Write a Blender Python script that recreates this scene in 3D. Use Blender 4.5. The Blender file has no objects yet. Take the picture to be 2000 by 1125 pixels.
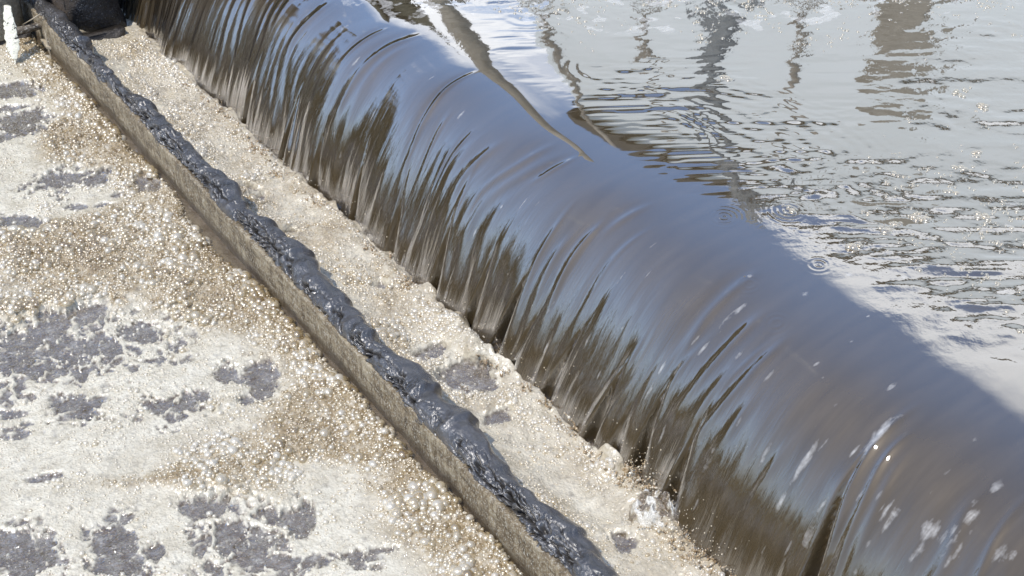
import bpy, math, random
import numpy as np
from math import radians as R
rng = np.random.default_rng(7)
random.seed(7)
sc = bpy.context.scene
C = sc.collection

# ------------------------------------------------------------------ camera
CAM_H, PITCH, YAW, F = 1.7, 35.2, 33.7, 2777.0
cd = bpy.data.cameras.new('camera'); cam = bpy.data.objects.new('camera', cd); C.objects.link(cam)
cam.location = (0, 0, CAM_H); cam.rotation_euler = (R(90 - PITCH), 0, R(-YAW))
cd.lens = F * 36 / 2000; cd.sensor_width = 36; cd.clip_start = .05; cd.clip_end = 3000
sc.camera = cam
_p, _w = R(PITCH), R(YAW)
def ground(px, py, z=0.0):
    """survey a point of the photograph on the level plane z -> world x, y"""
    px = np.asarray(px, float); py = np.asarray(py, float)
    a = (px - 1000) / F; u = -(py - 562.5) / F
    fh = math.cos(_p) + u * math.sin(_p); fz = -math.sin(_p) + u * math.cos(_p)
    t = (CAM_H - z) / (-fz)
    return fh * t * math.sin(_w) + a * t * math.cos(_w), fh * t * math.cos(_w) - a * t * math.sin(_w)

# ------------------------------------------------------------------ helpers
def tag(o, label=None, cat=None, group=None, kind=None):
    if label: o['label'] = label
    if cat: o['category'] = cat
    if group: o['group'] = group
    if kind: o['kind'] = kind
    return o
def link(name, me, mat=None, parent=None):
    o = bpy.data.objects.new(name, me); C.objects.link(o)
    if mat: me.materials.append(mat)
    if parent: o.parent = parent
    return o
def np_mesh(name, V, Q, smooth=True, attrs=None):
    """V (n,3), Q (m,k) faces all with k corners"""
    me = bpy.data.meshes.new(name)
    V = np.ascontiguousarray(V, np.float32); Q = np.ascontiguousarray(Q, np.int32)
    k = Q.shape[1]
    me.vertices.add(len(V)); me.vertices.foreach_set('co', V.ravel())
    me.loops.add(Q.size); me.loops.foreach_set('vertex_index', Q.ravel())
    me.polygons.add(len(Q)); me.polygons.foreach_set('loop_start', np.arange(0, Q.size, k, dtype=np.int32))
    me.update(calc_edges=True)
    me.polygons.foreach_set('use_smooth', np.full(len(Q), smooth, bool))
    for n, a in (attrs or {}).items():
        at = me.attributes.new(n, 'FLOAT', 'POINT'); at.data.foreach_set('value', np.ascontiguousarray(a, np.float32).ravel())
    return me
def grid_faces(nr, nc):
    i = np.arange(nr * nc).reshape(nr, nc)
    return np.stack([i[:-1, :-1], i[:-1, 1:], i[1:, 1:], i[1:, :-1]], -1).reshape(-1, 4)
def h2(ix, iy, s=0):
    n = (ix.astype(np.int64) * 374761393 + iy.astype(np.int64) * 668265263 + s * 1442695041) & 0xffffffff
    n = ((n ^ (n >> 13)) * 1274126177) & 0xffffffff
    n = ((n ^ (n >> 16)) * 2246822519) & 0xffffffff
    return ((n ^ (n >> 15)) & 0xffffff) / float(0xffffff)
def vnoise(x, y, s=0):
    xi = np.floor(x); yi = np.floor(y); fx = x - xi; fy = y - yi
    fx = fx * fx * fx * (fx * (fx * 6 - 15) + 10); fy = fy * fy * fy * (fy * (fy * 6 - 15) + 10)
    a = h2(xi, yi, s); b = h2(xi + 1, yi, s); c = h2(xi, yi + 1, s); d = h2(xi + 1, yi + 1, s)
    return (a + (b - a) * fx) + ((c - a) + (a - b - c + d) * fx) * fy - .5
def fbm(x, y, o=4, s=0, g=.5):
    t = 0; A = 1; n = 0
    for k in range(o):
        t = t + A * vnoise(x * 2 ** k + 17.3 * k, y * 2 ** k - 9.1 * k, s + k); n += A; A *= g
    return 2 * t / n
def worley(x, y, s=0):
    xi = np.floor(x); yi = np.floor(y)
    f1 = np.full(x.shape, 9.); f2 = np.full(x.shape, 9.)
    for dx in (-1, 0, 1):
        for dy in (-1, 0, 1):
            cx = xi + dx; cy = yi + dy
            d = np.hypot(cx + h2(cx, cy, s) - x, cy + h2(cx, cy, s + 5) - y)
            f2 = np.where(d < f1, f1, np.minimum(f2, d)); f1 = np.minimum(f1, d)
    return f1, f2
def sstep(a, b, x):
    t = np.clip((x - a) / (b - a), 0, 1); return t * t * (3 - 2 * t)

class N:
    """tiny node-tree writer"""
    def __init__(s, name):
        s.m = bpy.data.materials.new(name); s.m.use_nodes = True; s.t = s.m.node_tree; s.t.nodes.clear()
        s.out = s.t.nodes.new('ShaderNodeOutputMaterial')
    def n(s, ty, ins=None, **kw):
        x = s.t.nodes.new('ShaderNode' + ty)
        for k, v in kw.items(): setattr(x, k, v)
        for k, v in (ins or {}).items():
            if isinstance(v, bpy.types.NodeSocket): s.t.links.new(v, x.inputs[k])
            else: x.inputs[k].default_value = v
        return x
    def co(s, scale=(1, 1, 1), rot=(0, 0, 0)):
        g = s.n('NewGeometry')
        return s.n('Mapping', {'Vector': g.outputs['Position'], 'Scale': scale, 'Rotation': rot}).outputs[0]
    def noise(s, scale, vec=None, detail=4, rough=.55, **k):
        return s.n('TexNoise', {'Vector': vec or s.co(), 'Scale': scale, 'Detail': detail, 'Roughness': rough, **k}).outputs[0]
    def attr(s, name): return s.n('Attribute', attribute_name=name).outputs['Fac']
    def math(s, op, a, b=0.0, c=0.0, clamp=False): return s.n('Math', {0: a, 1: b, 2: c}, operation=op, use_clamp=clamp).outputs[0]
    def ramp(s, fac, *stops):
        r = s.n('ValToRGB', {'Fac': fac}); e = r.color_ramp.elements
        while len(e) < len(stops): e.new(.5)
        for el, (p, c) in zip(e, stops): el.position = p; el.color = (*c, 1) if len(c) == 3 else c
        return r.outputs[0]
    def map(s, v, a, b, c=0., d=1.): return s.n('MapRange', {'Value': v, 'From Min': a, 'From Max': b, 'To Min': c, 'To Max': d}).outputs[0]
    def mixc(s, f, a, b):
        x = s.n('Mix', data_type='RGBA')
        for k, v in ((0, f), (6, a), (7, b)):
            if isinstance(v, bpy.types.NodeSocket): s.t.links.new(v, x.inputs[k])
            else: x.inputs[k].default_value = v if k == 0 else (*v, 1)
        return x.outputs[2]
    def bump(s, h, dist, strength=1., nrm=None):
        i = {'Height': h, 'Distance': dist, 'Strength': strength}
        if nrm: i['Normal'] = nrm
        return s.n('Bump', i).outputs[0]
    def surf(s, sh):
        s.t.links.new(sh, s.out.inputs['Surface']); return s.m
    def bsdf(s, **k):
        m = {'color': 'Base Color', 'rough': 'Roughness', 'normal': 'Normal', 'metal': 'Metallic', 'ior': 'IOR', 'spec': 'Specular IOR Level',
             'coat': 'Coat Weight', 'coatr': 'Coat Roughness', 'sss': 'Subsurface Weight', 'alpha': 'Alpha', 'trans': 'Transmission Weight', 'sheen': 'Sheen Weight'}
        return s.n('BsdfPrincipled', {m[a]: ((*v, 1) if isinstance(v, tuple) and len(v) == 3 else v) for a, v in k.items()}).outputs[0]
def mix_sh(n, f, a, b):
    x = n.n('MixShader', {0: f, 1: a, 2: b}); return x.outputs[0]
def liquid(n, col, normal, rough=.03, lo=.05, hi=1.05, pw=1.25):
    """opaque murky liquid: coloured body below a strongly mirroring skin"""
    fac = n.n('LayerWeight', {'Blend': .5, 'Normal': normal}).outputs['Facing']
    f = n.math('MULTIPLY_ADD', n.math('POWER', fac, pw), hi, lo, clamp=True)
    d = n.n('BsdfDiffuse', {'Color': col if isinstance(col, bpy.types.NodeSocket) else (*col, 1), 'Normal': normal}).outputs[0]
    g = n.n('BsdfGlossy', {'Color': (.98, .985, 1, 1), 'Roughness': rough, 'Normal': normal}).outputs[0]
    return mix_sh(n, f, d, g)

# ------------------------------------------------------------------ materials
def mat_pool():
    n = N('weir_water')
    ro = n.attr('rough'); fl = n.attr('fleck'); fall = n.attr('fall')
    iso = n.co()
    st = n.co((6, 60, 6))
    b1 = n.noise(34, iso, 3, .5); b2 = n.noise(110, iso, 3, .6); b3 = n.noise(2.2, st, 4, .6)
    hgt = n.math('MULTIPLY', n.math('MULTIPLY_ADD', b1, 1.0, n.math('MULTIPLY', b2, .15)), ro)
    nr = n.bump(hgt, .0009)
    nr = n.bump(n.math('MULTIPLY', b3, fall), .0016, 1, nr)
    bcol = n.ramp(n.noise(2, n.co((3, 22, 3)), 4, .6), (.3, (.062, .045, .023)), (.7, (.090, .067, .038)))
    liq = liquid(n, bcol, nr, .03, .045, 1.24, 1.42)
    fo = n.bsdf(color=(.74, .72, .68), rough=.4, normal=nr)
    br = n.noise(160, iso, 2, .6)
    mk = n.map(n.math('MULTIPLY', fl, n.math('ADD', n.noise(3, n.co((10, 40, 10)), 4, .7), n.math('MULTIPLY', br, .5))), .36, .80)
    return n.surf(mix_sh(n, n.math('MULTIPLY', mk, .5), liq, fo))
def mat_lower():
    n = N('channel_water')
    nr = n.bump(n.noise(30, n.co(), 3, .6), .005)
    col = n.ramp(n.noise(14, n.co(), 4, .6), (.35, (.11, .080, .045)), (.65, (.18, .14, .09)))
    return n.surf(liquid(n, col, nr, .06, .10, .8, 1.4))
def mat_foam():
    n = N('foam_froth')
    co = n.attr('coarse')
    v1 = n.n('TexVoronoi', {'Vector': n.co(), 'Scale': 230.}, feature='SMOOTH_F1').outputs[0]
    v2 = n.n('TexVoronoi', {'Vector': n.co(), 'Scale': 120.}, feature='F1').outputs[0]
    nz = n.noise(22, n.co(), 5, .65)
    nr = n.bump(v1, .0018, .8); nr = n.bump(v2, .0013, .6, nr); nr = n.bump(nz, .003, .8, nr)
    fine = n.ramp(nz, (.3, (.50, .445, .33)), (.62, (.68, .63, .505)))
    crs = n.ramp(n.noise(40, n.co(), 4, .7), (.3, (.15, .098, .040)), (.5, (.33, .25, .135)), (.7, (.58, .52, .41)))
    col = n.mixc(co, fine, crs)
    b = n.bsdf(color=col, rough=.25, normal=nr, spec=.8, coat=.4, coatr=.15)
    wn_ = n.bump(n.noise(26, n.co(), 4, .6), .016); wn_ = n.bump(v2, .0012, 1, wn_)
    wat = liquid(n, n.ramp(n.noise(40, n.co(), 4, .8), (.40, (.115, .080, .040)), (.54, (.185, .150, .105)), (.70, (.34, .31, .26))), wn_, .07, .07, .85, 1.4)
    # the froth thins to a film and breaks into single bubbles towards the holes
    e = n.math('ADD', n.attr('cover'), n.math('MULTIPLY_ADD', n.noise(75, n.co(), 5, .75), 1.2, -.6))
    e = n.math('ADD', e, n.math('MULTIPLY_ADD', v2, -.7, .30))
    return n.surf(mix_sh(n, n.map(e, .08, .92), wat, b))
def mat_bubble(name='bubble_film', clear=.6):
    n = N(name)
    tone = n.attr('tone')
    lw = n.n('LayerWeight', {'Blend': .5}).outputs['Facing']
    col = n.ramp(tone, (0., (.26, .165, .05)), (.45, (.56, .44, .24)), (1., (.92, .86, .72)))
    d = n.n('BsdfDiffuse', {'Color': col}).outputs[0]
    tr = n.n('BsdfTransparent', {'Color': (.97, .91, .80, 1)}).outputs[0]
    g = n.n('BsdfGlossy', {'Color': (1, .95, .86, 1), 'Roughness': .27}).outputs[0]
    body = mix_sh(n, n.map(lw, .1, .9, 1 - clear, 1 - clear * .5), tr, d)
    f = n.math('MULTIPLY_ADD', n.math('POWER', lw, 1.6), .5, .18, clamp=True)
    return n.surf(mix_sh(n, f, body, g))
def mat_sludge():
    n = N('wet_sludge')
    nz = n.noise(40, n.co(), 6, .65)
    col = n.ramp(nz, (.3, (.026, .024, .022)), (.7, (.095, .090, .088)))
    nr = n.bump(nz, .0045, .9); nr = n.bump(n.noise(190, n.co(), 4, .7), .0012, .8, nr)
    return n.surf(n.bsdf(color=col, rough=n.map(n.noise(30, n.co(), 4), .3, .7, .15, .42), normal=nr, spec=1.0, coat=.6, coatr=.25))
def mat_board():
    n = N('crusted_board')
    z = n.n('SeparateXYZ', {0: n.n('NewGeometry').outputs['Position']}).outputs[2]
    g = n.noise(60, n.co((1, 1, .35), ), 6, .75)
    sp = n.noise(330, n.co((1, 1, .5)), 3, .8)
    g = n.math('ADD', n.math('MULTIPLY', g, .6), n.math('MULTIPLY', n.noise(20, n.co((1, .5, 3.5)), 5, .75), .4))
    col = n.ramp(g, (.38, (.075, .052, .028)), (.5, (.22, .165, .095)), (.60, (.46, .385, .26)))
    col = n.mixc(n.map(sp, .52, .66), col, (.62, .58, .48))
    wet = n.map(n.math('ADD', z, n.math('MULTIPLY', n.noise(9, n.co(), 3), .03)), .030, .050, 1, 0)
    col = n.mixc(n.math('MULTIPLY', wet, .75), col, (.085, .06, .033))
    nr = n.bump(g, .006); nr = n.bump(sp, .003, 1, nr)
    return n.surf(n.bsdf(color=col, rough=n.map(wet, 0, 1, .7, .3), normal=nr))
def mat_rock(name, a, b, rough=.85, sc_=30, bump=.01, tar_shade=False, speck=None):
    n = N(name)
    g = n.noise(sc_, n.co(), 6, .7)
    col = n.ramp(g, (.3, a), (.7, b))
    r = rough
    if tar_shade:
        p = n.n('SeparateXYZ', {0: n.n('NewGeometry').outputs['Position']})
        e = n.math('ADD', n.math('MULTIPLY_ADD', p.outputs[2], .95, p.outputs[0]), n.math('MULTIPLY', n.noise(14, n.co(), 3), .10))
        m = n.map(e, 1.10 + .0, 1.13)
        # black coat and cast shadow, painted as one right of a slanting edge
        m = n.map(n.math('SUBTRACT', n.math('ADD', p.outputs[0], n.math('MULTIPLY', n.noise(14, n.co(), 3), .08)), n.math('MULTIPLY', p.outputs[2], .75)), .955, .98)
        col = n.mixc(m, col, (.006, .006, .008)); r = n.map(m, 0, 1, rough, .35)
    if speck:
        s = n.noise(speck[0], n.co(), 3, .8); col = n.mixc(n.map(s, speck[1], speck[1] + .04), col, speck[2])
    nr = n.bump(g, bump); nr = n.bump(n.noise(220, n.co(), 3, .7), bump * .10, 1, nr)
    return n.surf(n.bsdf(color=col, rough=r, normal=nr, spec=.6))
def mat_plain(name, a, b, rough=.8, s=3., bump=0.):
    n = N(name); g = n.noise(s, n.co(), 5, .6)
    k = dict(color=n.ramp(g, (.35, a), (.65, b)), rough=rough)
    if bump: k['normal'] = n.bump(g, bump)
    return n.surf(n.bsdf(**k))
M = dict(pool=mat_pool(), lower=mat_lower(), foam=mat_foam(), bubble=mat_bubble(), clear=mat_bubble('clear_bubble_film', .93), sludge=mat_sludge(), board=mat_board(),
         wall=mat_rock('coated_shaded_concrete', (.045, .035, .027), (.14, .11, .085), tar_shade=True, speck=(260, .63, (.30, .31, .33))),  # wall colour holds painted shadow; pale specks stand in for wet sparkle
         conc=mat_rock('grey_concrete', (.26, .26, .23), (.55, .54, .49), sc_=70, speck=(300, .62, (.4, .39, .34))),
         dark=mat_rock('slimy_ledge', (.012, .010, .008), (.06, .05, .04), rough=.4),
         steel=mat_rock('rusty_steel', (.05, .035, .025), (.17, .14, .10), rough=.5, sc_=60, bump=.004, speck=(150, .56, (.5, .48, .42))),
         edge=mat_rock('bare_steel_edge', (.28, .23, .16), (.55, .48, .36), rough=.5, sc_=60, bump=.003),
         crust=mat_rock('cream_crust', (.80, .77, .62), (.92, .90, .76), rough=.7, sc_=40, bump=.008, speck=(75, .60, (.02, .018, .016))),
         bwall=mat_plain('pale_render', (.78, .80, .76), (.84, .85, .81), .8, 1.2),
         pink=mat_plain('rosy_render', (.70, .65, .64), (.76, .71, .70), .8, 1.2),
         roof=mat_plain('dark_roof', (.05, .045, .035), (.08, .07, .055)),
         pole=mat_plain('weathered_pole', (.20, .17, .13), (.34, .30, .24), .8, 20),
         dpole=mat_plain('dark_pole', (.12, .13, .13), (.22, .24, .24), .6, 20),
         col=mat_plain('stone_pier', (.24, .21, .16), (.38, .34, .27), .8, 8),
         unseen_dark=mat_plain('unseen_bank_dark', (.020, .022, .010), (.055, .052, .030), .9, 1.5),
         ground=mat_plain('ground_gravel', (.13, .11, .085), (.22, .19, .15), .9, 6))

# ------------------------------------------------------------------ upper water: pool, lip and falling sheet
H = .29
def profile():
    xc, w = .205, .032
    u = np.linspace(-.02, .55, 2400)           # offset from the foot of the fall
    s = 2 * 6.9 * (w * np.log1p(np.exp((xc - u) / w)))
    s = s + .16 * np.exp(-np.clip(u - xc, 0, None) / .16) * sstep(xc - .12, xc + .02, u)
    z = np.concatenate([[0], np.cumsum((s[1:] + s[:-1]) / 2 * np.diff(u))])
    i0 = np.searchsorted(u, 0.)
    return u, z - z[i0]
pu, pz = profile()
PZ = pz[-1]
arc = np.concatenate([[0], np.cumsum(np.hypot(np.diff(pu), np.diff(pz)))])
ts = np.arange(0, arc[-1], .0024)
gu = np.interp(ts, arc, pu); gz = np.interp(ts, arc, pz)
ext = np.concatenate([np.arange(.555, 3.1, .0052), np.arange(3.1, 6.3, .05)])
U = np.concatenate([gu, ext]); Z0 = np.concatenate([gz, np.full(len(ext), PZ)])
nfall = len(gu)
Y = np.concatenate([np.arange(-1.5, .55, .03), np.arange(.55, 3.75, .0026), np.arange(3.75, 5.4, .009), np.arange(5.4, 8, .05)])
dU = np.gradient(U); dZ = np.gradient(Z0); L_ = np.hypot(dU, dZ); nx, nz_ = -dZ / L_, dU / L_
def foot_x(y): return 1.152 + .018 * sstep(3.1, 1.6, y) - .006 * sstep(1.5, 1.1, y) + .004 * np.sin(y * 9) + .003 * np.sin(y * 23 + 1)
YY, UU = np.meshgrid(Y, U, indexing='ij')
S = np.concatenate([ts, ts[-1] + (ext - .55)])
SS = np.broadcast_to(S, YY.shape)               # distance travelled from the foot upwards
XB = foot_x(Y)[:, None]
fallmask = sstep(.52, .16, SS)                   # 1 at the foot, 0 on the pool
# ridges running down the sheet; they drift a little sideways on the way
drift = .03 * fbm(YY * 1.7, SS * 2.2, 2, 11)
yy = YY + drift
yw = yy + .035 * fbm(yy * 3, SS * 3.5, 2, 24)
patchy = .35 + 1.1 * sstep(-.4, .5, fbm(yw * 4, SS * 2.5, 2, 25))
rid = fbm(yw * 17, SS * 2.4, 3, 21) * .0068 * patchy + fbm(yw * 60, SS * 5.0, 2, 22) * .0016
big = fbm(yw * 6, SS * 1.8, 2, 23) * .010
crest = fbm(yw * 4.2, SS * 2.6, 3, 26) * .0085 * sstep(.56, .34, SS)
grow = sstep(.50, .05, SS)
far = sstep(2.0, 3.0, YY)
d = (rid * (1 + .6 * far) + big) * (grow ** 1.15) * .95 + crest * np.ones_like(YY) 
# folds: sharp creases in the sheet where one strand slides over the next
creases = [((980, 690), .33, .014), ((835, 575), .30, .008), ((540, 330), .2, .008), ((680, 440), .22, .008), ((1265, 950), .28, .012),
           ((1190, 880), .22, .007), ((1330, 1020), .36, .009), ((905, 640), .2, .006), ((1090, 790), .2, .005), ((465, 255), .2, .006),
           ((600, 385), .2, .005), ((750, 500), .24, .006)]
cy = [(ground(*p)[1], l, a) for p, l, a in creases] + [(.80, .40, .010), (.985, .33, .006)]
def on_sheet(px, py):
    """where the line of sight of a pixel meets the undisturbed sheet"""
    best = None
    for k in range(0, nfall, 3):
        x, y = ground(px, py, gz[k]); e = abs(x - foot_x(y) - gu[k])
        if best is None or e < best[0]: best = (e, float(y), S[k])
    return best[1], best[2]
# thin standing threads in the current
for _ in range(70):
    yt = rng.uniform(.6, 3.3); s1 = rng.uniform(.22, .55); s0 = s1 - rng.uniform(.08, .35); wt = rng.uniform(.004, .012); at_ = rng.uniform(.0006, .0024)
    i0, i1 = np.searchsorted(Y, (yt - .14, yt + .14)); sl = (slice(i0, i1), slice(0, 330)); Sl = SS[sl]
    q = yw[sl] - yt - rng.normal(0, .03) * (Sl - s0) - .008 * np.sin(Sl * 14 + yt * 9)
    win = sstep(s1, s1 - .08, Sl) * sstep(s0 - .05, s0 + .03, Sl)
    d[sl] += at_ * win * (np.exp(-(q / wt) ** 2) - .6 * np.exp(-((q - 2 * wt) / (1.5 * wt)) ** 2))
cy = [(c[0], c[1], c[2] * 1.35, .30) for c in cy] + [(on_sheet(1690, 920)[0], .40, .022, .42), (on_sheet(1130, 455)[0], .34, .011, .12), (on_sheet(1300, 720)[0], .36, .006, .2)]
for y0, ln, am, dp in cy:
    q = yy - y0 - .02 * np.sin(SS * 6 + y0 * 5)
    taper = sstep(ln, ln * .1, SS); deep = sstep(dp, .02, SS)
    wd = .004 + .008 * taper + .007 * deep
    d -= am * (.55 * taper + 2.7 * deep) * np.where(q > 0, np.exp(-(q / (wd * .35)) ** 2), np.exp(-(q / wd) ** 2))
    d += am * .13 * sstep(ln + .12, ln - .02, SS) * (1 - .8 * deep) * np.exp(-((q + wd * .9) / .006) ** 2) * (am > .0085)
    d += am * .45 * taper * np.exp(-((q + wd * 2.2) / (wd * 1.3)) ** 2)
# pool ripples
PX = XB + UU
vx = PX; vy = YY
# how rough the pool is, place by place
rough = .10 + .18 * sstep(.35, .9, UU)
def blob(px, py, rx, ry, z=PZ):
    gx, gy = ground(px, py, z); ax, ay = ground(px + rx, py, z); bx, by = ground(px, py + ry, z)
    A = np.array([[ax - gx, bx - gx], [ay - gy, by - gy]]); I = np.linalg.inv(A)
    qx = I[0, 0] * (vx - gx) + I[0, 1] * (vy - gy); qy = I[1, 0] * (vx - gx) + I[1, 1] * (vy - gy)
    return np.clip(1 - (qx * qx + qy * qy), 0, 1)
calm = np.maximum(blob(1250, 240, 330, 110), np.maximum(blob(1560, 200, 200, 100), np.maximum(blob(950, 150, 130, 70), blob(1500, 400, 260, 110))))
wild = np.maximum.reduce([blob(1750, 400, 420, 170), blob(1900, 560, 260, 190), blob(1300, -20, 900, 60), blob(800, 90, 160, 60), blob(1940, 150, 260, 190)])
rough = rough * (1 - .75 * sstep(0, .6, calm)) + .9 * sstep(-.0, 1.0, wild)
rough *= sstep(.22, .5, UU)
rough = np.clip(rough, 0, 1.1)
flat = sstep(.27, .5, UU)
ca, sa = math.cos(_w), math.sin(_w)
ra, rb = vx * ca - vy * sa, vx * sa + vy * ca          # wavelets run across the line of sight
rip = (fbm(ra * 9 + .8 * fbm(vx * 5, vy * 5, 2, 34), rb * 20, 2, 31) * .0019 + fbm(ra * 26, rb * 52, 2, 32) * .00042) * rough + (fbm(ra * 8 + fbm(vx * 6, vy * 6, 2, 38), rb * 34, 3, 39) * .0015) * sstep(.17, .34, UU) * sstep(1.05, .6, UU) * sstep(-.35, .4, fbm(vx * 4, vy * 4, 2, 40)) + fbm(vx * 5, vy * 5, 2, 33) * .0015
d = d + rip * flat
# lip wavelets, short steps that cross the lip
d += sstep(.42, .50, UU) * sstep(.85, .6, UU) * .00025 * np.sin(UU * 170 + 14 * fbm(vx * 6, vy * 6, 2, 35)) * sstep(-.1, .35, fbm(vx * 3.3, vy * 3.3, 2, 36))
# rings from falling drops
for px, py, r in ((1541, 412, .038), (1415, 420, .035), (1465, 540, .028), (1520, 610, .03), (1600, 515, .025), (1800, 425, .03), (1410, 155, .035), (1900, 300, .03)):
    gx, gy = ground(px, py, PZ - .004); q = np.hypot(vx - gx, vy - gy)
    d += (.0004 if r > .036 else .00016) * np.cos(q * 620 + 2 * fbm(vx * 20, vy * 20, 1, 37)) * np.exp(-(q / r) ** 2 * 1.6) * (q < r * 2)
# foam scraps carried on the water, plus pale streaks painted for mirrored cloud
fleck = np.zeros(YY.shape)
spots = [(1425, 622, 8, 50), (1665, 668, 4, 8), (1770, 545, 6, 9), (1870, 660, 6, 8), (1737, 760, 6, 18), (1575, 905, 9, 46), (1720, 850, 14, 60), (1860, 915, 6, 12),
         (1810, 1030, 18, 26), (1900, 1010, 22, 24), (1860, 1060, 28, 30), (1790, 1080, 10, 30), (1580, 1050, 12, 30), (1390, 900, 9, 30), (1445, 880, 6, 14), (1500, 890, 6, 24),
         (1270, 770, 5, 22), (1300, 720, 4, 16), (1210, 650, 5, 28), (1075, 610, 7, 34), (880, 565, 6, 30), (1040, 600, 4, 20), (990, 540, 3, 14), (1640, 790, 4, 8), (1610, 740, 4, 6),
         (1575, 575, 8, 10), (1580, 525, 10, 8), (1465, 540, 6, 6), (1660, 540, 10, 8), (1840, 700, 3, 6), (1700, 620, 4, 5), (1755, 660, 3, 5), (930, 450, 3, 16), (690, 130, 8, 26),
         (640, 300, 3, 18), (560, 190, 3, 14), (1740, 1010, 10, 26), (1690, 960, 7, 20), (1950, 950, 10, 18), (1960, 1080, 20, 20), (1905, 860, 5, 9), (1530, 980, 7, 24)]
for px, py, wpx, lpx in spots:
    y0, s0 = on_sheet(px, py)
    wy = wpx / 1150 * 1.2; ls = lpx / 1000 * 1.3
    q = ((yy - drift * .5 - y0) / wy) ** 2 + ((SS - s0) / ls) ** 2
    fleck = np.maximum(fleck, .85 * np.exp(-q * 1.1) * (.55 + .6 * np.clip(fbm(yy * 130, SS * 40, 2, 43) + .4, 0, 1)))
for _ in range(110):
    yt = .75 + 1.9 * rng.random() ** 1.4; st_ = rng.uniform(.03, .46); wy = rng.uniform(.0018, .006); ls = rng.uniform(.008, .035)
    i0, i1 = np.searchsorted(Y, (yt - .06, yt + .06)); sl = (slice(i0, i1), slice(0, 330))
    q = ((yy[sl] - drift[sl] * .5 - yt - .3 * wy * np.sin(SS[sl] * 60)) / wy) ** 2 + ((SS[sl] - st_) / ls) ** 2
    fleck[sl] = np.maximum(fleck[sl], rng.uniform(.45, .85) * np.exp(-q))
rn = fbm(yy * 75, SS * 9, 3, 41)
fleck = np.maximum(fleck, .60 * sstep(.40, .75, rn) * sstep(.10, .2, SS) * fallmask * sstep(2.6, .6, YY))  # pale streaks painted in for cloud glints on the sheet
rn2 = fbm(vx * 22, vy * 22, 4, 42)
fleck = np.maximum(fleck, sstep(.22, .42, rn2) * np.clip(sstep(.1, .7, np.maximum(blob(1300, -10, 950, 110), blob(1980, 480, 180, 140))), 0, 1) * .8)
VX = XB + UU + nx * d; VZ = Z0 + nz_ * d
V = np.stack([VX, YY, VZ], -1).reshape(-1, 3)
me = np_mesh('water', V, grid_faces(len(Y), len(U))[:, ::-1], True, {'rough': rough, 'fleck': np.clip(fleck, 0, 1), 'fall': grow * np.ones_like(YY)})
tag(link('water', me, M['pool']), 'brown sewage water sliding over the weir from the mirroring upper pool', 'water', kind='structure')
del V, rn, rn2, calm, wild, rid, big

# ------------------------------------------------------------------ lower channel water
def swell(x, y): return .004 * fbm(x * 4, y * 4, 2, 51) + .0016 * fbm(x * 17, y * 17, 2, 52)
xs = np.concatenate([np.arange(-6, -.2, .1), np.arange(-.2, 1.33, .006)]); ys = np.concatenate([np.arange(-4, .8, .1), np.arange(.8, 4.2, .006), np.arange(4.2, 8, .2)])
gy, gx = np.meshgrid(ys, xs, indexing='ij')
V = np.stack([gx, gy, swell(gx, gy)], -1).reshape(-1, 3)
me = np_mesh('water', V, grid_faces(len(ys), len(xs)))
tag(link('water', me, M['lower']), 'dark grey channel water showing between the foam patches', 'water', kind='structure')

# ------------------------------------------------------------------ foam
def ell(x, y, px, py, rx, ry, ang=0):
    cx, cy_ = ground(px, py); c, s = math.cos(R(ang)), math.sin(R(ang))
    ax, ay = ground(px + rx * c, py - rx * s); bx, by = ground(px + ry * s, py + ry * c)
    I = np.linalg.inv(np.array([[ax - cx, bx - cx], [ay - cy_, by - cy_]]))
    qx = I[0, 0] * (x - cx) + I[0, 1] * (y - cy_); qy = I[1, 0] * (x - cx) + I[1, 1] * (y - cy_)
    return 1 - np.sqrt(qx * qx + qy * qy)
DARK = [  # px, py, rx, ry, angle, vein (0 = open water, 1 = strongly netted)
    (25, 178, 62, 16, 0, .3), (52, 240, 72, 24, 14, .3), (20, 215, 50, 7, 10, .3), (0, 272, 30, 9, 10, .3),
    (130, 358, 100, 32, 8, .75), (290, 366, 27, 20, 0, .1), (35, 440, 62, 20, -6, .35), (150, 404, 22, 6, 0, .4), (212, 404, 22, 6, 0, .4), (235, 378, 14, 6, 0, 0),
    (165, 690, 215, 82, 6, .85), (30, 700, 90, 90, 0, .6), (180, 615, 42, 18, 15, .3), (90, 655, 110, 40, 20, .5), (265, 650, 70, 26, 10, .6), (155, 805, 88, 36, 6, .7), (335, 800, 92, 36, 8, .9),
    (508, 742, 42, 42, 20, .25), (455, 735, 26, 30, 10, .6), (482, 785, 22, 12, 20, .2), (88, 937, 38, 13, 4, .1), (40, 850, 60, 22, 0, .8), (20, 810, 26, 12, 0, .1),
    (45, 1085, 100, 62, -10, .55), (225, 1050, 62, 58, 0, .6), (240, 1110, 90, 40, 0, .7), (480, 1055, 120, 92, 0, .75), (395, 1000, 50, 28, 0, .3), (590, 1010, 46, 42, -30, .4),
    (720, 1100, 80, 28, 0, .6), (540, 1105, 110, 40, 0, .7), (300, 1085, 16, 14, 0, 0),
    (835, 690, 32, 20, 20, .0), (908, 745, 44, 30, 0, .2), (972, 828, 40, 20, 0, .4), (478, 380, 20, 6, 0, .1), (503, 396, 18, 8, 0, .1), (1215, 1050, 22, 16, 0, .4), (560, 470, 25, 7, 0, .2), (740, 560, 20, 8, 0, .2)]
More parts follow.
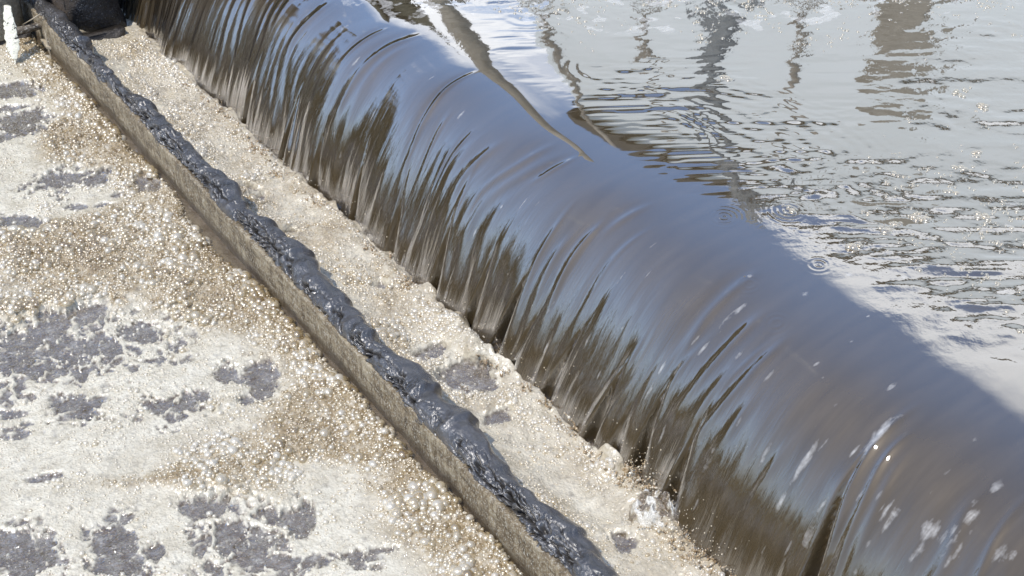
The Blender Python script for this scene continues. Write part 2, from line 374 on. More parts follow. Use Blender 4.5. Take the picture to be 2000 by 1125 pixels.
COARSE = [(330, 480, 270, 90, 0), (560, 650, 120, 100, -40), (640, 860, 330, 90, 10), (880, 1010, 170, 120, -40), (140, 590, 170, 50, 15), (180, 500, 220, 80, 0), (290, 300, 120, 80, 0), (150, 280, 80, 50, 0),
          (720, 800, 100, 120, -40), (420, 560, 160, 90, 0), (920, 700, 60, 40, 0), (700, 540, 130, 50, -40), (870, 640, 120, 60, -40), (1150, 900, 90, 60, -40), (450, 950, 200, 30, 0), (500, 330, 150, 60, -40), (330, 170, 90, 50, -40)]
WHITE = [(400, 700, 110, 60, 0), (240, 170, 140, 90, -30), (250, 870, 260, 45, 5), (80, 410, 90, 25, 0), (300, 905, 200, 20, 5), (620, 940, 110, 30, 0), (430, 830, 120, 30, 10), (560, 1020, 170, 110, 0), (500, 720, 110, 70, 0), (560, 380, 70, 40, -40), (1010, 810, 110, 60, -40),
         (150, 985, 200, 25, 3)]
def field(x, y, lst):
    f = np.full(x.shape, -9.)
    for e in lst: f = np.maximum(f, ell(x, y, *e))
    return f
def foam_fields(x, y):
    wx = x + .022 * fbm(x * 14, y * 14, 3, 61); wy = y + .03 * fbm(x * 11, y * 11, 3, 62)
    f1, f2 = worley(wx * 15 + .28 * fbm(x * 45, y * 45, 3, 69), wy * 12 + .28 * fbm(x * 45, y * 45, 3, 70), 63)
    vein = np.maximum(sstep(.26, .02, f2 - f1), .8 * sstep(-.05, .5, fbm(x * 30, y * 40, 3, 66)))
    g1, g2 = worley(wx * 34 + .35 * fbm(x * 60, y * 60, 2, 85), wy * 26, 84)
    lace = sstep(.30, .0, g2 - g1)
    hole = -9 * np.ones(x.shape)
    for px, py, rx, ry, an, ve in DARK:
        hole = np.maximum(hole, ell(wx, wy, px, py, rx, ry, an) * 1.0 - ve * .82 * vein - (.12 + .3 * ve) * lace + .12)
    hole = hole + .16 * fbm(x * 34, y * 26, 3, 65)
    cov = sstep(.26, -.14, hole)
    co = sstep(-.55, .35, field(wx, wy, COARSE) + .35 * fbm(x * 12, y * 9, 3, 67)) * (1 - .68 * sstep(-.2, .4, field(wx, wy, WHITE) + .3 * fbm(x * 14, y * 11, 3, 68))) * sstep(.0, -.45, hole)
    return cov, co, hole
def plank_x(y): return .925
def strip_foam(y):   # clear water kept open along the board, left side
    return .902 + .008 * fbm(y * 7, y * 0, 3, 71) - .018 * sstep(2.75, 2.6, y) * sstep(2.2, 2.5, y) + .01 * sstep(1.6, 1.2, y)
def foam_sheet(x0, x1, y0, y1, st, side):
    xs = np.arange(x0, x1, st); ys = np.arange(y0, y1, st * 1.25)
    gy, gx = np.meshgrid(ys, xs, indexing='ij')
    cov, co, hole = foam_fields(gx, gy)
    if side == 'l':
        e = strip_foam(gy) - gx + .007 * fbm(gx * 70, gy * 70, 2, 72)
        edge = sstep(-.002, .020, e); co = np.maximum(co, sstep(.16, .03, e) * .9)
        up = 0
    else:
        e = foot_x(gy) - gx + .018 * fbm(gx * 17, gy * 17, 3, 73)
        edge = sstep(-.016, -.006, e)
        co = np.clip(.42 + .55 * fbm(gx * 11, gy * 8, 3, 74) + .12 * co, 0, 1) * sstep(.0, -.45, hole)
        up = sstep(.06, .0, e) * (.003 + .034 * np.clip(fbm(gx * 15, gy * 15, 3, 75) + .05, 0, 1))
        up = up * (.5 + .5 * sstep(3.2, 1.6, gy))
    w1, w2 = worley(gx * 75, gy * 75, 76); w3, w4 = worley(gx * 150, gy * 150, 77)
    dome = (np.clip(1 - w1 * 1.35, 0, 1) ** .5) * .0042 * co + (np.clip(1 - w3 * 1.3, 0, 1) ** .5) * .0016 * (.5 + co)
    lump = (.006 + .007 * fbm(gx * 9, gy * 9, 3, 78) + .0022 * fbm(gx * 30, gy * 30, 2, 79)) * (.55 + .8 * co)
    if side == 'r': lump = lump * 1.6 + .006 * np.abs(fbm(gx * 22, gy * 22, 2, 80))
    z = swell(gx, gy) + .0012 + edge * cov * (.002 + np.clip(lump, 0, 1) + dome) + up * cov - .009 * (1 - sstep(0, .3, edge))
    if side == 'r': z = z + .014 * sstep(1.07, .985, gx) + .003
    me = np_mesh('foam', np.stack([gx, gy, z], -1).reshape(-1, 3), grid_faces(len(ys), len(xs)), True,
                 {'coarse': np.clip(co, 0, 1), 'cover': cov * sstep(0, .6, edge)})
    return link('foam', me, M['foam']), (xs, ys, z, cov, co)
fl, FL = foam_sheet(-.35, .915, .78, 4.0, .0024, 'l')
tag(fl, 'cream foam with dark open holes spread left of the board', 'foam', kind='stuff')
fr, FR = foam_sheet(.93, 1.225, .78, 3.75, .0022, 'r')
tag(fr, 'strip of bubbly cream foam between the sludge crust and the waterfall', 'foam', kind='stuff')

# ------------------------------------------------------------------ bubbles
def caps(P, rad, tone, rings=4, seg=10, squash=.9):
    th = np.linspace(0, R(100), rings + 1)[1:]; ph = np.arange(seg) * 2 * math.pi / seg
    base = [(0, 0, 1.)] + [(math.sin(t) * math.cos(p), math.sin(t) * math.sin(p), math.cos(t)) for t in th for p in ph]
    base = np.array(base); nb = len(base)
    tri = [(0, 1 + k, 1 + (k + 1) % seg) for k in range(seg)]
    q = []
    for r in range(rings - 1):
        a = 1 + r * seg; b = a + seg
        for k in range(seg):
            k2 = (k + 1) % seg; q += [(a + k, b + k, b + k2), (a + k, b + k2, a + k2)]
    F_ = np.array(tri + q)
    n = len(P)
    ang = rng.random(n) * 6.28; c, s = np.cos(ang), np.sin(ang); el = 1 + .25 * rng.random(n)
    bx = base[None, :, 0] * el[:, None]; by = base[None, :, 1]
    X = (bx * c[:, None] - by * s[:, None]) * rad[:, None] + P[:, 0:1]
    Yv = (bx * s[:, None] + by * c[:, None]) * rad[:, None] + P[:, 1:2]
    Zv = base[None, :, 2] * rad[:, None] * squash + P[:, 2:3]
    V = np.stack([X, Yv, Zv], -1).reshape(-1, 3)
    Fa = (F_[None] + (np.arange(n) * nb)[:, None, None]).reshape(-1, 3)
    return V, Fa, np.repeat(tone, nb)
def sample(field, x, y):
    xs, ys = field[0], field[1]
    i = np.clip(((x - xs[0]) / (xs[1] - xs[0])).astype(int), 0, len(xs) - 1); j = np.clip(((y - ys[0]) / (ys[1] - ys[0])).astype(int), 0, len(ys) - 1)
    return [f[j, i] for f in field[2:]]
def scatter(field, x0, x1, y0, y1, n, rmed, sig, rmax, lab):
    x = x0 + (x1 - x0) * rng.random(n); y = y0 + (y1 - y0) * rng.random(n)
    z, cov, co = sample(field, x, y)
    clus = fbm(x * 16, y * 16, 3, 81)
    inside = (x < strip_foam(y)) if field is FL else (x < foot_x(y) - .004)
    keep = inside & (rng.random(n) < np.where(cov > .75, np.clip(co * 1.1 + .25 * clus + .15, .40, 1), .05))
    x, y, z, co, clus = x[keep], y[keep], z[keep], co[keep], clus[keep]
    r = np.clip(rmed * np.exp(sig * rng.standard_normal(len(x)) + 1.1 * clus), .0011, rmax) * (.46 + .54 * co)
    tone = np.clip((.46 if field is FL else .62) + .6 * fbm(x * 9, y * 9, 3, 82) + .28 * rng.standard_normal(len(x)) + .9 * (1 - co), 0, 1)
    V, Fa, t = caps(np.stack([x, y, z + r * .05], -1), r, tone)
    me = np_mesh('foam_bubbles', V, Fa, True, {'tone': t})
    return tag(link('foam_bubbles', me, M['bubble']), lab, 'bubbles', kind='stuff')
scatter(FL, -.12, .91, 1.0, 3.75, 150000, .0022, .55, .0115, 'glistening bubbles piled on the foam left of the board')
scatter(FR, .985, 1.21, 1.0, 3.6, 36000, .0021, .50, .0095, 'glistening bubbles on the foam strip beside the waterfall')

# bubbles and scraps of froth adrift on the upper pool
pb = []
for _ in range(620):
    if rng.random() < .62: px, py = 640 + 1360 * rng.random(), abs(rng.normal(0, 42)) - 8
    else: px, py = 2010 - abs(rng.normal(0, 170)), rng.normal(450, 110)
    k = 1 + int(rng.integers(0, 6)) if rng.random() < .5 else 1
    x0, y0 = ground(px, py, PZ)
    if x0 - foot_x(y0) < .5: continue
    for _k in range(k): pb.append((x0 + rng.normal(0, .006) * (k > 1), y0 + rng.normal(0, .009) * (k > 1), PZ - .0005, abs(rng.normal(.0016, .0010)) + .0010))
for px, py in ((1541, 412), (1415, 155), (1920, 208), (1872, 180), (1790, 424), (1730, 445), (1800, 425), (1920, 420), (1665, 478), (1748, 438), (1690, 415), (1905, 300), (1865, 380), (1880, 330)):
    x0, y0 = ground(px, py, PZ)
    for _k in range(6): pb.append((x0 + rng.normal(0, .007), y0 + rng.normal(0, .007), PZ - .0005, abs(rng.normal(.004, .0015)) + .0015))
pb = np.array(pb)
V, Fa, t = caps(pb[:, :3], pb[:, 3], np.clip(.95 + .05 * rng.standard_normal(len(pb)), 0, 1), squash=.6)
tag(link('pool_bubbles', np_mesh('pool_bubbles', V, Fa, True, {'tone': t}), M['clear']), 'small clear bubbles adrift on the mirroring upper pool', 'bubbles', kind='stuff')

# ------------------------------------------------------------------ spray at the foot of the fall
P_, r_, t_ = [], [], []
def ligament(p, v, n, r):
    p = np.array(p, float)
    v = np.array(v, float)
    for k in range(n):
        P_.append(p.copy()); r_.append(r * (1 - .6 * k / n) * (1 + .25 * rng.standard_normal())); t_.append(np.clip(rng.normal(.45, .28), 0, 1))
        p += v * .0028; v = v + np.array([0, 0, -.09]) + rng.normal(0, .16, 3)
for px, py, nl, sp, hh in ((1290, 960, 80, .040, .05), (1250, 935, 70, .04, .04), (1390, 1065, 46, .03, .03), (1350, 1050, 26, .03, .02), (985, 700, 24, .02, .02), (940, 680, 22, .03, .015), (1420, 1105, 20, .03, .03),
                           (1190, 885, 14, .015, .015), (1075, 790, 10, .01, .012), (630, 400, 14, .012, .015), (545, 340, 10, .015, .015), (440, 215, 6, .015, .012), (850, 590, 8, .01, .01), (1240, 930, 20, .02, .02), (1310, 1030, 50, .04, .03), (1370, 1080, 40, .04, .02), (1000, 720, 26, .03, .01), (1040, 760, 20, .03, .01), (1130, 830, 16, .02, .01), (900, 640, 14, .02, .01), (800, 545, 14, .02, .01), (700, 455, 12, .02, .01), (760, 505, 10, .02, .01), (500, 290, 8, .02, .008), (580, 360, 10, .02, .01)):
    x0, y0 = ground(px, py, .02)
    for _ in range(nl):
        a = rng.random() * 6.28; s = rng.random() ** .5 * sp
        ligament((x0 - .004 + math.cos(a) * s * .5, y0 + math.sin(a) * s, .012 + rng.random() * hh * .6), (rng.normal(-.2, .5), rng.normal(0, .7), abs(rng.normal(.7, .4))), int(rng.integers(3, 12)), .0014 + .0018 * rng.random())
    for _ in range(nl // 2):
        P_.append(np.array((x0 - .01 + rng.normal(0, .018), y0 + rng.normal(0, .03), .03 + abs(rng.normal(0, .035))))); r_.append(.0006 + .0009 * rng.random()); t_.append(.7)
for _ in range(85):
    y0 = rng.uniform(1.12, 3.4); x0 = float(foot_x(y0)) - .004
    for _k in range(int(rng.integers(3, 12))):
        ligament((x0 - rng.uniform(0, .022), y0 + rng.normal(0, .014), .006 + rng.random() * .018), (rng.normal(-.2, .5), rng.normal(0, .6), abs(rng.normal(.45, .3))), int(rng.integers(2, 7)), .0012 + .0018 * rng.random())
for _ in range(260):
    y0 = .9 + 2.6 * rng.random()
    P_.append(np.array((float(foot_x(y0)) - .012 - .02 * rng.random(), y0, .02 + abs(rng.normal(0, .05))))); r_.append(.0005 + .0007 * rng.random()); t_.append(.7)
def balls(P, rad, tone, seg=8, rings=5):
    th = np.linspace(0, math.pi, rings + 1)[1:-1]; ph = np.arange(seg) * 2 * math.pi / seg
    base = np.array([(0, 0, 1.)] + [(math.sin(t) * math.cos(p), math.sin(t) * math.sin(p), math.cos(t)) for t in th for p in ph] + [(0, 0, -1.)])
    nb = len(base); f = [(0, 1 + k, 1 + (k + 1) % seg) for k in range(seg)]
    for r in range(len(th) - 1):
        a = 1 + r * seg; b = a + seg
        for k in range(seg): k2 = (k + 1) % seg; f += [(a + k, b + k, b + k2), (a + k, b + k2, a + k2)]
    a = 1 + (len(th) - 1) * seg
    f += [(a + k, nb - 1, a + (k + 1) % seg) for k in range(seg)]
    V = (base[None] * rad[:, None, None] + P[:, None, :]).reshape(-1, 3)
    return V, (np.array(f)[None] + (np.arange(len(P)) * nb)[:, None, None]).reshape(-1, 3), np.repeat(tone, nb)
V, Fa, t = balls(np.array(P_), np.array(r_), np.array(t_))
n = N('spray_water')
mspray = n.surf(n.bsdf(color=n.ramp(n.attr('tone'), (0, (.22, .14, .06)), (.5, (.42, .31, .17)), (1, (.75, .70, .58))), rough=.12, spec=1., coat=.6))
tag(link('spray', np_mesh('spray', V, Fa, True, {'tone': t}), mspray), 'brown spray and droplets leaping where the falling sheet meets the foam', 'spray', kind='stuff')

# churned water domes: the swirling humps pushed up by the fall
def hump(px, py, rx, ry, hh, seed, lab):
    x0, y0 = ground(px, py, .015)
    a = np.linspace(0, 2 * math.pi, 97)[:-1]; r = np.linspace(0, 1, 40)
    rr, aa = np.meshgrid(r, a, indexing='ij')
    cx, cy_ = np.cos(aa) * rr, np.sin(aa) * rr
    w = 1 + .22 * fbm(np.cos(aa) * 2 + seed, np.sin(aa) * 2, 3, seed)
    sw = np.sin(aa * 3 + rr * 7 + 3 * fbm(cx * 3, cy_ * 3, 3, seed + 2))
    z = hh * (1 - rr ** 2.2) * (1 + .35 * fbm(cx * 4, cy_ * 4, 3, seed + 1)) + hh * .22 * sw * (1 - rr) * rr * 2 - .004
    V = np.stack([x0 + cx * rx * w, y0 + cy_ * ry * w, z], -1).reshape(-1, 3)
    i = np.arange(40 * 96).reshape(40, 96); j = np.roll(i, -1, 1)
    Q = np.stack([i[:-1], i[1:], j[1:], j[:-1]], -1).reshape(-1, 4)
    co = np.clip(.4 + fbm(cx * 5, cy_ * 5, 3, seed + 4) * 1.4, 0, 1)
    return tag(link('churning_water', np_mesh('churning_water', V, Q, True, {'tone': co}), mchurn), lab, 'churning water', kind='stuff')
n = N('churned_water')
nr = n.bump(n.noise(70, n.co(), 4, .7), .01)
mchurn = n.surf(liquid(n, n.ramp(n.attr('tone'), (.15, (.17, .12, .06)), (.45, (.46, .39, .27)), (.75, (.78, .75, .66))), nr, .10, .12, .7, 1.5))
hump(1282, 1008, .046, .060, .062, 3, 'smooth grey-white hump of water boiling up under the spray')
hump(908, 748, .022, .030, .010, 9, 'dark bubbling eddy in the foam beside the sludge crust')
hump(835, 692, .016, .020, .010, 12, 'smaller dark eddy in the foam up the channel')
hump(945, 690, .012, .034, .016, 15, 'brown curl of water at the foot of the deep crease')

# ------------------------------------------------------------------ baffle board with its sludge crust
baf = bpy.data.objects.new('scum_baffle', None); C.objects.link(baf); baf.location = (.93, 2.2, 0)
tag(baf, 'long beige crusted board carrying a ridge of black sludge across the foam', 'baffle board')
def local(me):
    me.transform(__import__('mathutils').Matrix.Translation((-.93, -2.2, 0))); return me
ys = np.arange(.6, 4.25, .003); zs = np.linspace(-.05, .088, 48)
gy, gz2 = np.meshgrid(ys, zs, indexing='ij')
xf = .911 + .0022 * fbm(gy * 25, gz2 * 40, 4, 91) + .003 * fbm(gy * 3, gz2 * 0, 2, 92)
Vf = np.stack([xf, gy, gz2 + .0016 * fbm(gy * 30, gz2 * 0, 3, 93) * (gz2 > .07)], -1)
Vb = Vf[:, ::-1].copy(); Vb[..., 0] = .924
V = np.concatenate([Vf, Vb], 1)
nr_, nc_ = V.shape[:2]
i = np.arange(nr_ * nc_).reshape(nr_, nc_); j = np.roll(i, -1, 1)
Q = np.stack([i[:-1], i[1:], j[1:], j[:-1]], -1).reshape(-1, 4)[:, ::-1]
link('board', local(np_mesh('board', V.reshape(-1, 3), Q)), M['board'], baf)
# sludge: a slumped, lumpy, cracked ridge lying over the top edge
sil = [(60, -20), (125, 30), (205, 130), (250, 180), (325, 240), (370, 285), (402, 320), (440, 345), (466, 372), (472, 392), (500, 430), (536, 444), (580, 485), (618, 513), (624, 535), (650, 560), (700, 610), (720, 640), (722, 662), (750, 680), (815, 722), (848, 762), (846, 778), (875, 800), (910, 815), (940, 850), (965, 890),
       (1000, 930), (1045, 985), (1090, 1010), (1130, 1035), (1172, 1080), (1185, 1105), (1215, 1130), (1300, 1210)]
sx, sy = ground([p[0] for p in sil], [p[1] for p in sil], .088)
o = np.argsort(sy); sx, sy = sx[o], sy[o]
ys = np.arange(.7, 4.25, .0021); m = 120
ph = np.linspace(R(200), R(-62), m)            # from the left underside over the top to the right underside
gy, gp = np.meshgrid(ys, ph, indexing='ij')
ww = np.interp(ys, sy, sx) - .916
ww = np.clip(ww, .03, .09)
lumpy = fbm(ys * 11, ys * 0, 3, 101)
hh = .024 + .010 * lumpy + .010 * sstep(3.4, 2.9, ys) * 0 + .004
w_ = ww[:, None]; h_ = hh[:, None]
cxl = .917 + w_ * .46
ax_ = np.where(np.cos(gp) > 0, w_ * .54, w_ * .46 + .001)
X = cxl + ax_ * np.cos(gp); Zs = .082 + h_ * np.sin(gp)
nxx, nzz = np.cos(gp), np.sin(gp)
al = gp * .035
D = .0022 * fbm(gy * 34, al * 34, 4, 102) + .0065 * fbm(gy * 13, al * 20, 2, 103)
w1, w2 = worley(gy * 36 + 1.5 * fbm(gy * 40, al * 40, 2, 104), al * 48, 105)
left = sstep(R(55), R(120), gp) * (.25 + .75 * sstep(-.15, .25, fbm(ys * 6, ys * 0 + 3, 2, 106)))[:, None]
D -= .017 * sstep(.20, .0, w2 - w1) * left * sstep(-.25, .2, fbm(gy * 20, al * 30, 2, 112))
w1, w2 = worley(gy * 95, al * 95, 107)
D -= .0025 * sstep(.22, .0, w2 - w1) * left
D += .003 * (np.abs(fbm(gy * 60, al * 60, 3, 108)) - .2) * left
# smooth folds like poured pitch on the right
D += .0030 * np.sin(gy * 90 + 6 * fbm(gy * 7, al * 20, 2, 109)) * (1 - left) * .5
yb = np.broadcast_to(ys[:, None], gp.shape)
dirt = np.zeros(gp.shape)
for _ in range(150):
    yc, pc = rng.uniform(.8, 3.5), R(rng.uniform(112, 178)); ln, th, an = rng.uniform(.006, .022), rng.uniform(.0015, .0045), rng.uniform(-.9, .5)
    u1 = (yb - yc); v1 = (gp - pc) * .035
    uu = u1 * math.cos(an) + v1 * math.sin(an); vv = -u1 * math.sin(an) + v1 * math.cos(an) + .004 * np.sin(u1 * 260 + yc * 90)
    D -= rng.uniform(.014, .028) * np.exp(-(uu / ln) ** 4 - (vv / th) ** 2)
# fat overlapping slumps, each with a steep near end
for yc in (3.42, 3.2, 2.98, 2.83, 2.70, 2.47, 2.36, 2.22, 2.03, 1.90, 1.71, 1.60, 1.47, 1.28, 1.12):
    q = yb - yc; D += .0150 * np.where(q > 0, np.exp(-q / .07), np.exp(-(q / .007) ** 2)) * sstep(R(185), R(80), gp) * (.6 + .4 * math.sin(yc * 37))
X = X + nxx * D; Zs = Zs + nzz * D
endt = sstep(3.62, 3.5, gy)
V = np.stack([X, gy, Zs], -1)
i = np.arange(len(ys) * m).reshape(len(ys), m); j = np.roll(i, -1, 1)
Q = np.stack([i[:-1], i[1:], j[1:], j[:-1]], -1).reshape(-1, 4)
link('sludge_crust', local(np_mesh('sludge_crust', V.reshape(-1, 3), Q)), M['sludge'], baf)

import bmesh
def bm_obj(name, bm, mat, parent=None, off=None, smooth=False):
    me = bpy.data.meshes.new(name); bmesh.ops.recalc_face_normals(bm, faces=bm.faces); bm.to_mesh(me); bm.free()
    if off is not None: me.transform(__import__('mathutils').Matrix.Translation(off))
    for p in me.polygons: p.use_smooth = smooth
    return link(name, me, mat, parent)
def prism(pts, dz):
    """closed prism from a polygon of 3-D points swept by vector dz"""
    bm = bmesh.new(); a = [bm.verts.new(p) for p in pts]; b = [bm.verts.new((p[0] + dz[0], p[1] + dz[1], p[2] + dz[2])) for p in pts]
    bm.faces.new(a); bm.faces.new(b[::-1])
    for k in range(len(pts)): bm.faces.new((a[k], b[k], b[(k + 1) % len(pts)], a[(k + 1) % len(pts)]))
    return bm
def box(x0, x1, y0, y1, z0, z1, bev=0.):
    bm = prism([(x0, y0, z0), (x1, y0, z0), (x1, y1, z0), (x0, y1, z0)], (0, 0, z1 - z0))
    if bev: bmesh.ops.bevel(bm, geom=list(bm.edges), offset=bev, segments=2, affect='EDGES')
    return bm
def tube(pts, rad, seg=10, rough=0.):
    V, n_ = [], len(pts)
    P = np.array(pts, float); Tn = np.gradient(P, axis=0); Tn /= np.linalg.norm(Tn, axis=1)[:, None]
    bm = bmesh.new(); rings = []
    for k in range(n_):
        a = np.cross(Tn[k], (0, .3, 1)); a /= np.linalg.norm(a); b = np.cross(Tn[k], a); r = rad[k] if hasattr(rad, '__len__') else rad
        rings.append([bm.verts.new(P[k] + (a * math.cos(t) + b * math.sin(t)) * r * (1 + rough * rng.standard_normal())) for t in np.arange(seg) * 2 * math.pi / seg])
    for k in range(n_ - 1):
        for s in range(seg): bm.faces.new((rings[k][s], rings[k][(s + 1) % seg], rings[k + 1][(s + 1) % seg], rings[k + 1][s]))
    bm.faces.new(rings[0]); bm.faces.new(rings[-1][::-1]); return bm
off = (-.93, -2.2, 0)
# bracket: triangular steel gusset with a pale lower flange, bolted to the board
def W3(px, py, z): x, y = ground(px, py, z); return np.array((float(x), float(y), z))
A_, B_, C_, D_ = W3(84, 32, .095), W3(93, 90, .022), W3(129, 97, .020), W3(127, 74, .062)
br = bm_obj('bracket', prism([A_, B_, C_, D_], (.003, .005, 0)), M['steel'], baf, off)
bm_obj('flange', prism([B_ + (-.004, -.002, 0), C_ + (.004, -.002, 0), C_ + (.004, .05, .004), B_ + (-.004, .05, .004)], (0, 0, -.007)), M['edge'], br, off)
bm_obj('rim', tube([A_, (A_ + B_) / 2, B_, B_ + (.001, -.012, -.03)], .0024, 8), M['edge'], br, off)
# ------------------------------------------------------------------ the far end: wall, ledge, pillar, rod, blade
def rough_box(name, x0, x1, y0, y1, z0, z1, mat, amp=.006, step=.02, seed=0):
    bm = box(x0, x1, y0, y1, z0, z1)
    bmesh.ops.subdivide_edges(bm, edges=list(bm.edges), cuts=1)
    for _ in range(8):
        lo = [e for e in bm.edges if e.calc_length() > step]
        if not lo: break
        bmesh.ops.subdivide_edges(bm, edges=lo, cuts=1, use_grid_fill=True)
    bm.normal_update()
    from mathutils import noise
    for v in bm.verts: v.co += v.normal * amp * noise.noise(v.co * 16 + __import__('mathutils').Vector((seed, 0, 0)))
    return bm_obj(name, bm, mat, smooth=True)
tag(rough_box('concrete_wall', .972, 1.128, 3.63, 4.3, -.05, .75, M['wall'], .014), 'concrete end wall with black coat and shadow painted in beside the top of the fall', 'wall')
tag(rough_box('concrete_ledge', .985, 1.118, 3.585, 3.622, -.05, .034, M['dark'], .014, seed=4), 'low dark slimy ledge at the foot of the black wall', 'ledge')
px_, py_ = ground(25, 60, .05)
bm = bmesh.new(); bmesh.ops.create_cone(bm, cap_ends=True, segments=48, radius1=.075, radius2=.073, depth=.7); 
o = bm_obj('concrete_pillar', bm, M['conc'], smooth=True); o.location = (.822, 3.785, .375)
tag(o, 'round grey concrete pillar in the top left corner', 'pillar')
tag(rough_box('concrete_ledge', .20, .895, 3.715, 3.92, -.05, .026, M['dark'], .008, seed=8), 'dark slimy ledge under the round grey pillar', 'ledge')
a = [(.85, 3.46, .04), (.80, 3.48, .045), (.75, 3.50, .05)]
tag(bm_obj('scraper_rod', tube([W3(88, 50, .06), W3(72, 52, .06), W3(58, 55, .06), W3(44, 58, .06), W3(26, 62, .06)], [.008, .010, .012, .011, .010], 12, .12), M['steel'], smooth=True), 'short rusty rod flecked with white between paddle and bracket', 'rod')
tag(bm_obj('tie_wire', tube([W3(79, 27, .11), W3(62, 38, .09), W3(45, 48, .07)], .0018, 6), M['edge'], smooth=True), 'thin stiff wire slanting over the rusty rod', 'wire')
# the blade, a scum-caked paddle tip hanging above the foam
bx0, by0 = ground(14, 12, .15); bx1, by1 = ground(30, 125, .012)
top = np.array((bx0, by0, .15)); bot = np.array((bx1, by1, .012))
nz2 = 60; prof = []
bm = bmesh.new(); rings = []
for k in range(nz2 + 1):
    t = k / nz2; c = top + (bot - top) * t
    wv = .0030 + .0150 * math.sin(math.pi * min(1, t * .68 + .12)) * (1 if t < .72 else max(.04, (1 - t) / .28) ** .8) * (1 + .22 * float(fbm(np.array([t * 9.]), np.array([.3]), 3, 120)[0]))
    if t > .9: wv = .0022 * (1.25 - t) * 3
    ring = []
    for s in range(20):
        an = s * 2 * math.pi / 20
        dd = 1 + .28 * float(fbm(np.array([t * 14.]), np.array([math.cos(an) * 1.4 + 5]), 3, 121)[0])
        ring.append(bm.verts.new(c + np.array((math.cos(an) * wv * .83 * dd + .0 , -math.cos(an) * wv * .55 * dd + math.sin(an) * wv * .4, math.sin(an) * wv * .3))))
    rings.append(ring)
for k in range(nz2):
    for s in range(20): bm.faces.new((rings[k][s], rings[k][(s + 1) % 20], rings[k + 1][(s + 1) % 20], rings[k + 1][s]))
bm.faces.new(rings[0]); bm.faces.new(rings[-1][::-1])
blade = bm_obj('scraper_paddle', bm, M['crust'], smooth=True)
tag(blade, 'cream crusted paddle flecked black hanging over the foam at the left edge', 'paddle')

# ------------------------------------------------------------------ things beyond the frame that the water mirrors
g = box(-60, 60, -60, 60, -.9, -.4)
tag(bm_obj('ground', g, M['ground']), 'bare gravel ground round the tank', 'ground', kind='structure')
def along(az, dist): return dist * math.sin(R(az)), dist * math.cos(R(az))
bl = bpy.data.objects.new('tank_building', None); C.objects.link(bl); bl.location = (7.6, 11.2, -.4)
tag(bl, 'large pale rendered building mirrored in the upper pool', 'building')
ux, uy = .60, -.80; vx_, vy_ = .80, .60
def bpart(name, s0, s1, d0, d1, z0, z1, mat, parent=bl):
    pts = [(ux * s0 + vx_ * d0, uy * s0 + vy_ * d0, z0), (ux * s1 + vx_ * d0, uy * s1 + vy_ * d0, z0), (ux * s1 + vx_ * d1, uy * s1 + vy_ * d1, z0), (ux * s0 + vx_ * d1, uy * s0 + vy_ * d1, z0)]
    return bm_obj(name, prism(pts, (0, 0, z1 - z0)), mat, parent)
BH = 7.8
bpart('wall', 0, 7.6, 0, 6, 0, BH, M['bwall']); bpart('wall', 7.603, 16, .15, 6, 0, BH - .1, M['pink'])
rf = bpart('roof', -.25, 16.3, -.25, 6.3, BH + .003, BH + .40, M['roof'])
for s0 in (8.2, 11.2): bpart('pier', s0, s0 + .55, -.12, .147, 0, BH - .6, M['col'])
def pole(az, dist, r, el, mat, lab, arm=False, grp=None):
    x, y = along(az, dist); top = dist * math.tan(R(el)) - 1.08
    k = 14; pts = [(0.03 * math.sin(q * .9), .02 * math.cos(q * 1.3), (top + .4) * q / k) for q in range(k + 1)]
    e = bm_obj('lamp_pole' if arm else 'pole', tube(pts, [r * (1 - .3 * q / k) for q in range(k + 1)], 14), mat, smooth=True); e.location = (x, y, -.4)
    tag(e, lab, 'pole', grp)
    if arm:
        bm_obj('lamp_arm', tube([(0, 0, top + .3), (-.35, .1, top + .55), (-.9, .2, top + .62)], r * .5, 10), mat, e, smooth=True)
    return e
pole(29.3, 9, .18, 37, M['col'], 'thick pale post mirrored left of the building')
pole(34.9, 9, .045, 33.5, M['pole'], 'thin post mirrored at the left end of the building')
pole(39.6, 9, .045, 29.5, M['pole'], 'slim pale post mirrored against the middle of the wall')
pole(42.6, 8, .11, 36, M['dpole'], 'thick dark post mirrored in the middle of the pool')
pole(46.1, 9, .05, 28.2, M['pole'], 'shortest slim post mirrored right of the thick dark one')
x, y = along(50.2, 8.5)
bm = box(-.20, .20, -.2, .2, 0, 3.5, .03); o = bm_obj('masonry_pier', bm, M['col']); o.location = (x, y, -.4); o.rotation_euler.z = R(-50)
tag(o, 'broad brown masonry pier mirrored at the right of the pool', 'pier')
# unseen bank on the left and behind, added to darken the sheet's reflections
az = np.radians(np.arange(-175, 27.5, .35)); nzr = 26
tz = np.linspace(0, 1, nzr)
aa, tt = np.meshgrid(az, tz, indexing='ij')
eltop = 9.5 + 3 * fbm(aa * 6, aa * 0, 4, 131) + 17 * sstep(R(-45), R(5), aa)
dist = 11 + 1.2 * fbm(aa * 9, tt * 6, 4, 132) + 1.5 * tt
zt = dist * np.tan(np.radians(eltop)) * tt + .8 * fbm(aa * 22, tt * 5, 3, 133) * tt - .5
V = np.stack([dist * np.sin(aa), dist * np.cos(aa), zt], -1).reshape(-1, 3)
tag(link('unseen_bank', np_mesh('unseen_bank', V, grid_faces(len(az), nzr)), M['unseen_dark']), 'unseen dark bank added to darken what the falling sheet mirrors', 'unseen_bank', kind='structure')

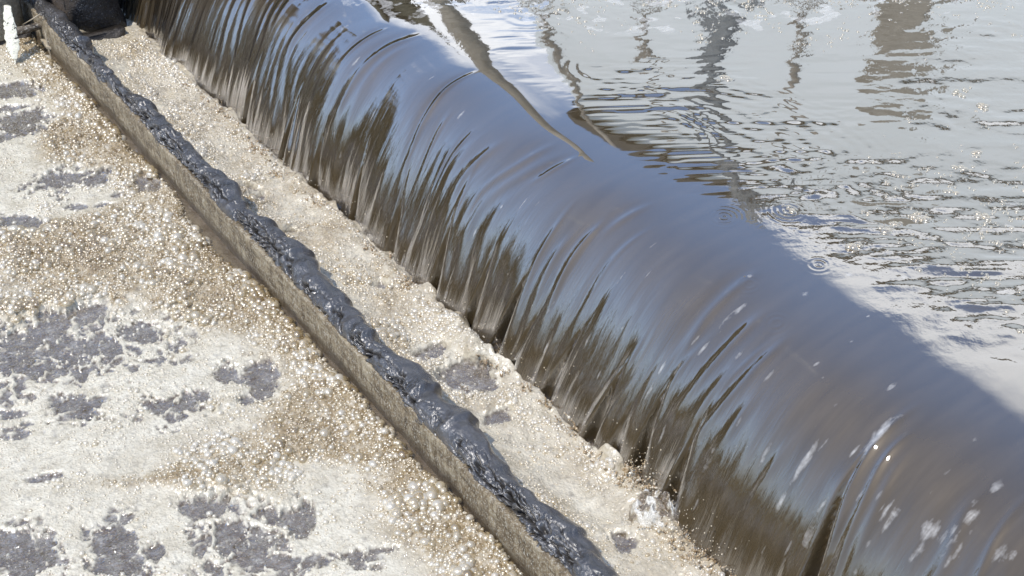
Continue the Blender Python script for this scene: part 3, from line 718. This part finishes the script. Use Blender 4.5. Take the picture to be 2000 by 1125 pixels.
# ------------------------------------------------------------------ sun, sky, clouds
SUN_EL, SUN_AZ = 61., -100.      # azimuth clockwise from +Y
sd = bpy.data.lights.new('sun', 'SUN'); so = bpy.data.objects.new('sun', sd); C.objects.link(so)
sd.energy = 2.1; sd.angle = R(.53); sd.color = (1, .95, .87)
dv = __import__('mathutils').Vector((math.sin(R(SUN_AZ)) * math.cos(R(SUN_EL)), math.cos(R(SUN_AZ)) * math.cos(R(SUN_EL)), math.sin(R(SUN_EL))))
so.rotation_euler = dv.to_track_quat('Z', 'Y').to_euler(); so.location = dv * 20
w = bpy.data.worlds.new('World'); sc.world = w; w.use_nodes = True; t = w.node_tree; t.nodes.clear()
def wn(ty, ins=None, **kw):
    x = t.nodes.new('ShaderNode' + ty)
    for k, v in kw.items(): setattr(x, k, v)
    for k, v in (ins or {}).items():
        if isinstance(v, bpy.types.NodeSocket): t.links.new(v, x.inputs[k])
        else: x.inputs[k].default_value = v
    return x
sky = wn('TexSky', sky_type='NISHITA', sun_disc=False, sun_elevation=R(SUN_EL), sun_rotation=R(SUN_AZ), air_density=1.0, dust_density=.9, ozone_density=1.6)
co = wn('TexCoord').outputs['Generated']
cl = wn('TexNoise', {'Vector': wn('Mapping', {'Vector': co, 'Scale': (1, 1, 1.8), 'Location': (1.3, .4, 0)}).outputs[0], 'Scale': 2.6, 'Detail': 7, 'Roughness': .58}).outputs[0]
def dirv(az_, el_): return (math.sin(R(az_)) * math.cos(R(el_)), math.cos(R(az_)) * math.cos(R(el_)), math.sin(R(el_)))
def bank(az_, el_, a0, a1, mx_=1.):
    dp = wn('VectorMath', {0: co, 1: dirv(az_, el_)}, operation='DOT_PRODUCT').outputs['Value']
    return wn('MapRange', {'Value': dp, 'From Min': math.cos(R(a0)), 'From Max': math.cos(R(a1)), 'To Min': 0, 'To Max': mx_}).outputs[0]
b = wn('Math', {0: bank(64, 18, 28, 21), 1: bank(28.0, 25, 12, 4, .62)}, operation='MAXIMUM').outputs[0]
b = wn('Math', {0: b, 1: .40, 2: cl}, operation='MULTIPLY_ADD').outputs[0]
cm = wn('MapRange', {'Value': b, 'From Min': .60, 'From Max': .80}, interpolation_type='SMOOTHSTEP').outputs[0]
mx = wn('Mix', data_type='RGBA'); t.links.new(cm, mx.inputs[0]); t.links.new(sky.outputs[0], mx.inputs[6]); mx.inputs[7].default_value = (6.2, 6.35, 6.6, 1)
bg = wn('Background', {'Color': mx.outputs[2], 'Strength': .15}); wo = wn('OutputWorld'); t.links.new(bg.outputs[0], wo.inputs[0])

vs = sc.view_settings; vs.view_transform = 'Standard'; vs.look = 'None'; vs.exposure = 0.70; vs.gamma = 1
sc.cycles.max_bounces = 7; sc.cycles.transparent_max_bounces = 12; sc.cycles.caustics_reflective = False; sc.cycles.caustics_refractive = False
sc.cycles.sample_clamp_indirect = 8
